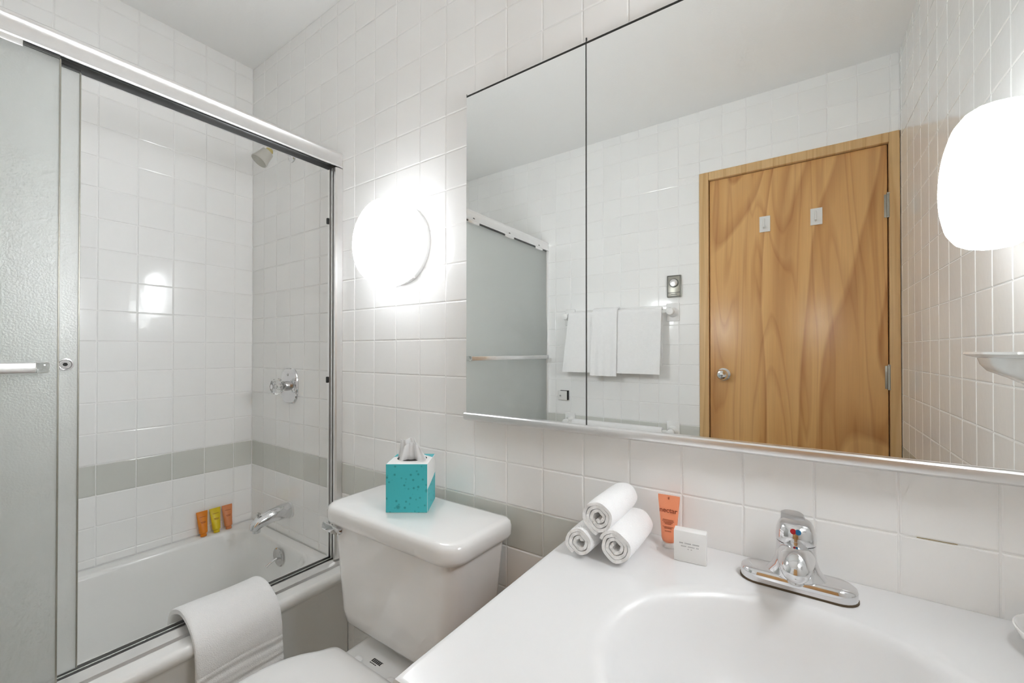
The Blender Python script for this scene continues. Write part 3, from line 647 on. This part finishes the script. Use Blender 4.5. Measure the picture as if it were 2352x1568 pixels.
# ------------------------------------------------------------------ vanity cabinet and its top
CX0, CX1, CY0, CZ = 1.657, W - 0.001, -0.572, 0.766
vc = thing('vanity_cabinet', 'brown wooden vanity cabinet under the white sink top', 'vanity', (2.04, -0.28, 0))
part('side_panel', rbox((1.676, -0.545, 0.09), (1.694, -0.003, 0.7325), 0.001), m_cab, vc)
part('side_panel', rbox((2.398, -0.545, 0.09), (W - 0.002, -0.003, 0.7325), 0.001), m_cab, vc)
part('bottom_panel', rbox((1.694, -0.545, 0.09), (2.398, -0.003, 0.108), 0.001), m_cab, vc)
part('face_frame', join(box((1.694, -0.545, 0.69), (2.398, -0.527, 0.7325)), box((2.03, -0.545, 0.108), (2.06, -0.527, 0.69))), m_cab, vc, 0)
part('toe_kick', box((1.70, -0.49, 0.0), (W - 0.002, -0.003, 0.09)), m_brown, vc, 0)
for a, b, kx in ((1.69, 2.040, 2.01), (2.050, 2.405, 2.08)):
    d = part('cabinet_door', rbox((a, -0.563, 0.12), (b, -0.5455, 0.71), 0.004), m_cab, vc)
    part('door_knob', xf(lathe([(0.006, 0), (0.006, 0.012), (0.014, 0.018), (0.014, 0.024), (0.008, 0.028)], 20), T(kx, -0.563, 0.60) @ RX(pi / 2)), m_chrome, d)
vt = thing('sink_countertop', 'white cultured marble vanity top with integral oval sink bowl', 'sink', (2.04, -0.28, 0.733))
BX, BY, BA, BB = 2.050, -0.328, 0.218, 0.196
angs = sorted(set([2 * pi * k / 112 for k in range(112)] + [math.atan2(y - BY, x - BX) % (2 * pi) for x in (CX0, CX1) for y in (CY0, -0.001)]))
def rect_pt(a, ins, z):
    c, s = cos(a), sin(a); x0, x1, y0, y1 = CX0 + ins, CX1, CY0 + ins, -0.001
    t = min([q for q in ((x1 - BX) / c if c > 1e-9 else 9, (x0 - BX) / c if c < -1e-9 else 9, (y1 - BY) / s if s > 1e-9 else 9, (y0 - BY) / s if s < -1e-9 else 9) if q > 0])
    return (BX + c * t, BY + s * t, z)
def ell(s, z):
    out = []
    for a in angs:
        r = 1 / sqrt((cos(a) / BA) ** 2 + (sin(a) / BB) ** 2); out.append((BX + s * r * cos(a), BY + s * r * sin(a), z))
    return out
prof = [(0.10, -0.135), (0.25, -0.133), (0.45, -0.124), (0.62, -0.105), (0.76, -0.078), (0.86, -0.049), (0.93, -0.024), (0.97, -0.0105), (1.0, -0.0035), (1.03, -0.0005), (1.06, 0.0005), (1.09, 0.0), (1.12, 0.0)]
rg = [ell(s, CZ + dz) for s, dz in prof] + [[rect_pt(a, 0.009, CZ) for a in angs], [rect_pt(a, 0.006, CZ) for a in angs], [rect_pt(a, 0.0015, CZ - 0.0015) for a in angs], [rect_pt(a, 0, CZ - 0.006) for a in angs], [rect_pt(a, 0, CZ - 0.033) for a in angs]]
part('counter_with_bowl', loft(rg, True, False), m_marble, vt, 40)
part('sink_drain', xf(lathe([(0.022, 0), (0.022, 0.002), (0.017, 0.003), (0.016, 0.0015), (0.002, 0.0015)], 32), T(BX, BY, CZ - 0.135)), m_chrome, vt)

# ------------------------------------------------------------------ faucet
FX, FY = 2.050, -0.070
fa = thing('sink_faucet', 'chrome single-handle sink faucet on the vanity top', 'faucet', (FX, FY, CZ))
def stad(l, d, z, n=14):
    out = []
    for s, a0 in ((1, -pi / 2), (-1, pi / 2)):
        for k in range(n + 1):
            a = a0 + pi * k / n; out.append((FX + s * (l - d) + d * cos(a), FY + d * sin(a), z))
    return out
part('gasket', loft([stad(0.081, 0.0275, CZ + 0.0002), stad(0.081, 0.0275, CZ + 0.003)]), m_brown, fa)
part('base_plate', loft([stad(0.080, 0.0265, CZ + 0.003), stad(0.080, 0.0265, CZ + 0.013), stad(0.0785, 0.0255, CZ + 0.0185), stad(0.074, 0.022, CZ + 0.0215), stad(0.04, 0.012, CZ + 0.022)]), m_chrome, fa, 50)
def er(cx, cy, a, b, z, tilt=0): return [(cx + a * cos(2 * pi * k / 32), cy + b * sin(2 * pi * k / 32), z + tilt * b * sin(2 * pi * k / 32)) for k in range(32)]
part('body_column', loft([er(FX, FY, 0.052, 0.0262, CZ + 0.014), er(FX, FY, 0.042, 0.026, CZ + 0.022), er(FX, FY, 0.033, 0.026, CZ + 0.034), er(FX, FY, 0.0285, 0.0262, CZ + 0.048), er(FX, FY, 0.0275, 0.0262, CZ + 0.062), er(FX, FY, 0.0272, 0.026, CZ + 0.074)]), m_chrome, fa, 50)
spx = part('spout', tube([(FX, FY + 0.004, CZ + 0.046), (FX, FY - 0.020, CZ + 0.054), (FX, FY - 0.045, CZ + 0.061), (FX, FY - 0.068, CZ + 0.063), (FX, FY - 0.083, CZ + 0.060), (FX, FY - 0.092, CZ + 0.055), (FX, FY - 0.096, CZ + 0.050)], [0.027, 0.0262, 0.024, 0.0215, 0.019, 0.0145, 0.006], 28), m_chrome, fa, 60)
part('aerator', xf(lathe([(0.010, 0), (0.011, 0.002), (0.011, 0.012)], 24), T(FX, FY - 0.074, CZ + 0.039)), m_chromed, spx)
part('spout_screw', xf(lathe([(0.0035, 0), (0.0035, 0.002), (0.002, 0.0025)], 16), T(FX, FY - 0.0935, CZ + 0.056) @ RX(pi / 2 + 0.5)), m_brown, spx)
hn = part('handle', loft([er(FX, FY, 0.0278, 0.0268, CZ + 0.0755), er(FX, FY, 0.0284, 0.0275, CZ + 0.082), er(FX, FY, 0.0270, 0.0268, CZ + 0.094), er(FX, FY + 0.001, 0.0250, 0.0252, CZ + 0.101, 0.05), er(FX, FY + 0.002, 0.0220, 0.0225, CZ + 0.106, 0.1), er(FX, FY + 0.003, 0.0170, 0.018, CZ + 0.1085, 0.1)]), m_chrome, fa, 60)
part('lever_tip', loft([er(FX - 0.003, FY + 0.002, 0.018, 0.010, CZ + 0.106, 0.2), er(FX - 0.004, FY + 0.010, 0.017, 0.008, CZ + 0.1105, 0.2), er(FX - 0.005, FY + 0.018, 0.016, 0.006, CZ + 0.1140, 0.2), er(FX - 0.005, FY + 0.023, 0.011, 0.003, CZ + 0.1155, 0.2)]), m_chrome, hn, 60)
for s, m in ((-1, m_red), (1, m_blue)):
    part('temperature_dot', xf(lathe([(0.0042, 0), (0.0042, 0.0014), (0.003, 0.0018)], 20), T(FX + s * 0.0032, FY - 0.0262, CZ + 0.0985) @ RX(pi / 2 - 0.12)), m, hn)

# ------------------------------------------------------------------ rolled hand towels, tube, soap carton, dish
def roll(x, z, R, y0, y1, label, a0, turns=3.1, lean=0.0):
    GP = []; n = int(turns * 28)
    for i in range(n + 1):
        t = i / n; a = a0 + t * turns * 2 * pi; r = 0.006 + (R - 0.0035 - 0.006) * t ** 0.85
        r *= 1 + 0.03 * sin(3 * a + x * 50) * t
        row = []
        for j in range(9):
            s = j / 8; pinch = 1 - 0.05 * (2 * s - 1) ** 4
            row.append((x + lean * s + r * pinch * cos(a), y0 + (y1 - y0) * s + 0.0016 * sin(5 * a + 2 * s) + (0.004 * (1 - t) * (1 if j == 0 else -1) if j in (0, 8) else 0), z + r * pinch * sin(a)))
        GP.append(row)
    o = one('rolled_towel', sheet(GP, 0.0056), m_terry, label, 'rolled towel', (x, (y0 + y1) / 2, z - R), 'rolled towels on the vanity', angle=60)
    return o
roll(1.7170, CZ + 0.0310, 0.030, -0.190, -0.058, 'rolled white hand towel at the bottom of the stack, nearest the counter edge', 0.4, turns=2.6)
roll(1.7825, CZ + 0.0345, 0.0335, -0.180, -0.045, 'rolled white hand towel at the bottom of the stack, nearest the orange tube', 2.2)
roll(1.7520, CZ + 0.0825, 0.0335, -0.184, -0.040, 'rolled white hand towel lying on top of the other two', 4.0)
lotion(T(1.842, -0.042, CZ + 0.0004) @ RZ(radians(4)), m_tubeO, 'orange lotion tube standing by the vanity backsplash tiles', text_on=True, cap=m_card)
SB = T(1.889, -0.078, CZ + 0.0003) @ RZ(radians(6))
so = thing('soap_carton', 'small white soap carton with grey print on the vanity', 'soap box', SB.to_translation())
cb = part('carton', xf(rbox((-0.0275, -0.0105, 0), (0.0275, 0.0105, 0.056), 0.0012), SB), m_card, so)
for zz, wd, hgt in ((0.0345, 0.036, 0.0010), (0.0290, 0.030, 0.0009), (0.0245, 0.008, 0.0008)):
    n = max(3, int(wd / 0.0022)); pr = []
    for k in range(n):
        if (k * 7 + int(zz * 1e4)) % 6 == 0: continue
        pr.append(box((-wd / 2 + k * wd / n, -0.0109, zz - hgt), (-wd / 2 + (k + 0.92) * wd / n, -0.0104, zz + hgt)))
    part('print_line', xf(join(*pr), SB), m_ink, cb, 0)
di = thing('soap_dish', 'round white dish standing on the vanity top by the side wall', 'dish', (2.3475, -0.084, CZ))
part('dish_bowl', xf(lathe([(0.034, 0.0), (0.036, 0.004), (0.050, 0.010), (0.059, 0.019), (0.0625, 0.029), (0.061, 0.030), (0.055, 0.021), (0.040, 0.012), (0.002, 0.009)], 48), T(2.3475, -0.084, CZ + 0.0003)), m_porc, di, 50)
part('soap_bar', xf(rbox((-0.028, -0.018, 0), (0.028, 0.018, 0.018), 0.007, 3), T(2.3475, -0.084, CZ + 0.011) @ RZ(0.5)), m_card, di)

# ceramic shelf on the side wall (seen in the mirror)
sd = thing('wall_soap_shelf', 'white ceramic soap shelf fixed to the side wall, seen in the mirror', 'soap shelf', (W, -0.275, 1.12))
def shelf(x, hwid, z): return rrect(x, W - 0.001, -0.275 - hwid, -0.275 + hwid, [0.002, min(0.04, hwid * 0.6), min(0.04, hwid * 0.6), 0.002], z, 8)
part('shelf_plate', loft([shelf(W - 0.02, 0.030, 1.085), shelf(W - 0.050, 0.046, 1.104), shelf(W - 0.074, 0.058, 1.116), shelf(W - 0.082, 0.063, 1.128), shelf(W - 0.085, 0.066, 1.140), shelf(W - 0.095, 0.083, 1.1435), shelf(W - 0.100, 0.088, 1.147), shelf(W - 0.099, 0.087, 1.151), shelf(W - 0.090, 0.078, 1.149), shelf(W - 0.08, 0.07, 1.144)]), m_porc, sd, 50)
part('back_plate', rbox((W - 0.010, -0.335, 1.070), (W - 0.0005, -0.215, 1.165), 0.003), m_porc, sd)

# ------------------------------------------------------------------ things on the wall behind the camera, seen in the mirror
def bar(z, xa, xb, label, plates):
    t = thing('towel_bar', label, 'towel bar', ((xa + xb) / 2, YF, z), 'towel bars on the door wall')
    for x in (xa, xb):
        p = part('bar_post', join(rbox((x - 0.035, YF + 0.0003, z - 0.05), (x + 0.035, YF + 0.010, z + 0.05), 0.004), xf(loft([circ(0.030, 0, 24), circ(0.022, 0.012, 24), circ(0.016, 0.03, 24), circ(0.019, 0.05, 24), circ(0.021, 0.062, 24), circ(0.018, 0.074, 24), circ(0.006, 0.079, 24)]), T(x, YF + 0.008, z) @ RX(-pi / 2))), m_porc, t, 40)
    part('bar_rod', tube([(xa, YF + 0.062, z), (xb, YF + 0.062, z)], 0.0095, 18), m_white, t)
def drape(name, x0, x1, z, lf, lb, th, label, yoff=0.062, rad=0.0155, flare=0.0, folds=0.004, seed=0.0, cat='towel'):
    cy = YF + yoff; path = []
    k = 14
    for i in range(k): path.append((-rad, -lb + lb * i / k, 1))
    for i in range(11):
        a = pi - pi * i / 10; path.append((rad * cos(a), rad * sin(a), 0))
    for i in range(1, 25): path.append((rad, -lf * i / 24, 1))
    GP = []
    for (dy, dz, side) in path:
        q = min(1, max(0, -dz / max(lf, 0.01))); row = []
        for j in range(41):
            u = j / 40; xl = x0 - flare * q; xr = x1 - flare * 0.2 * q
            f = folds * q * (sin(u * 21 + seed) + 0.6 * sin(u * 9 + 2 * seed)) * (1 if dy > 0 else 0.3)
            row.append((xl + (xr - xl) * u, cy + dy + f + (0.010 * q if dy > 0 else 0), z + dz))
        GP.append(row)
    return one(name, sheet(GP, th), m_terry, label, cat, ((x0 + x1) / 2, cy, z - lf), angle=60)
bar(1.370, 0.852, 1.482, 'white upper towel bar on the tiled door wall', True)
drape('bath_towel', 0.880, 1.440, 1.372, 0.345, 0.30, 0.012, 'wide white bath towel hanging on the upper bar, seen in the mirror', flare=0.036, rad=0.019, seed=0.3)
drape('hand_towel', 1.045, 1.195, 1.372, 0.362, 0.26, 0.010, 'narrow white hand towel folded over the wide bath towel', rad=0.036, flare=0.01, folds=0.002, seed=1.0)
bar(0.714, 0.852, 1.482, 'white lower towel bar on the tiled door wall', True)
drape('bath_towel', 0.900, 1.438, 0.714, 0.33, 0.30, 0.012, 'white towel on the lower bar, only its top edge showing in the mirror', rad=0.0175, folds=0.002, seed=2.0)

dl = thing('timer_switch', 'metal wall timer with a round dial beside the wooden door', 'timer', (1.49, YF, 1.51))
pt_ = part('timer_plate', rbox((1.452, YF + 0.0003, 1.451), (1.528, YF + 0.016, 1.5735), 0.004), m_steel, dl)
part('plate_border', join(*[box(a, b) for a, b in (((1.455, YF + 0.0155, 1.454), (1.4585, YF + 0.0168, 1.5705)), ((1.5215, YF + 0.0155, 1.454), (1.525, YF + 0.0168, 1.5705)), ((1.455, YF + 0.0155, 1.567), (1.525, YF + 0.0168, 1.5705)), ((1.455, YF + 0.0155, 1.454), (1.525, YF + 0.0168, 1.4575)), ((1.455, YF + 0.0155, 1.476), (1.525, YF + 0.0168, 1.479)))]), m_darkm, pt_, 0)
part('print_line', box((1.474, YF + 0.0155, 1.466), (1.506, YF + 0.0167, 1.469)), m_darkm, pt_, 0)
dd = part('dial', xf(lathe([(0.022, 0), (0.022, 0.006), (0.020, 0.012), (0.012, 0.014), (0.002, 0.0145)], 36), T(1.490, YF + 0.016, 1.530) @ RX(-pi / 2)), m_alu, dl)
part('dial_ring', xf(lathe([(0.0245, 0), (0.0245, 0.003), (0.0215, 0.0035)], 36), T(1.490, YF + 0.016, 1.530) @ RX(-pi / 2)), m_darkm, dd)

ft = thing('wall_fitting', 'small white fitting with a dark strip low on the tiled door wall', 'wall fitting', (0.80, YF, 0.87))
part('cover_plate', rbox((0.765, YF + 0.0003, 0.839), (0.835, YF + 0.014, 0.900), 0.012, 3), m_white, ft)
part('screw', xf(lathe([(0.006, 0), (0.006, 0.002), (0.003, 0.003)], 16), T(0.785, YF + 0.0135, 0.868) @ RX(-pi / 2)), m_chromed, ft)
part('side_strip', rbox((0.833, YF + 0.0003, 0.843), (0.841, YF + 0.016, 0.903), 0.001), m_dark, ft)  # narrow black strip along one side of the plate
part('top_strip', rbox((0.783, YF + 0.0003, 0.899), (0.836, YF + 0.010, 0.903), 0.001), m_darkm, ft)  # thin dark strip along the plate's upper edge
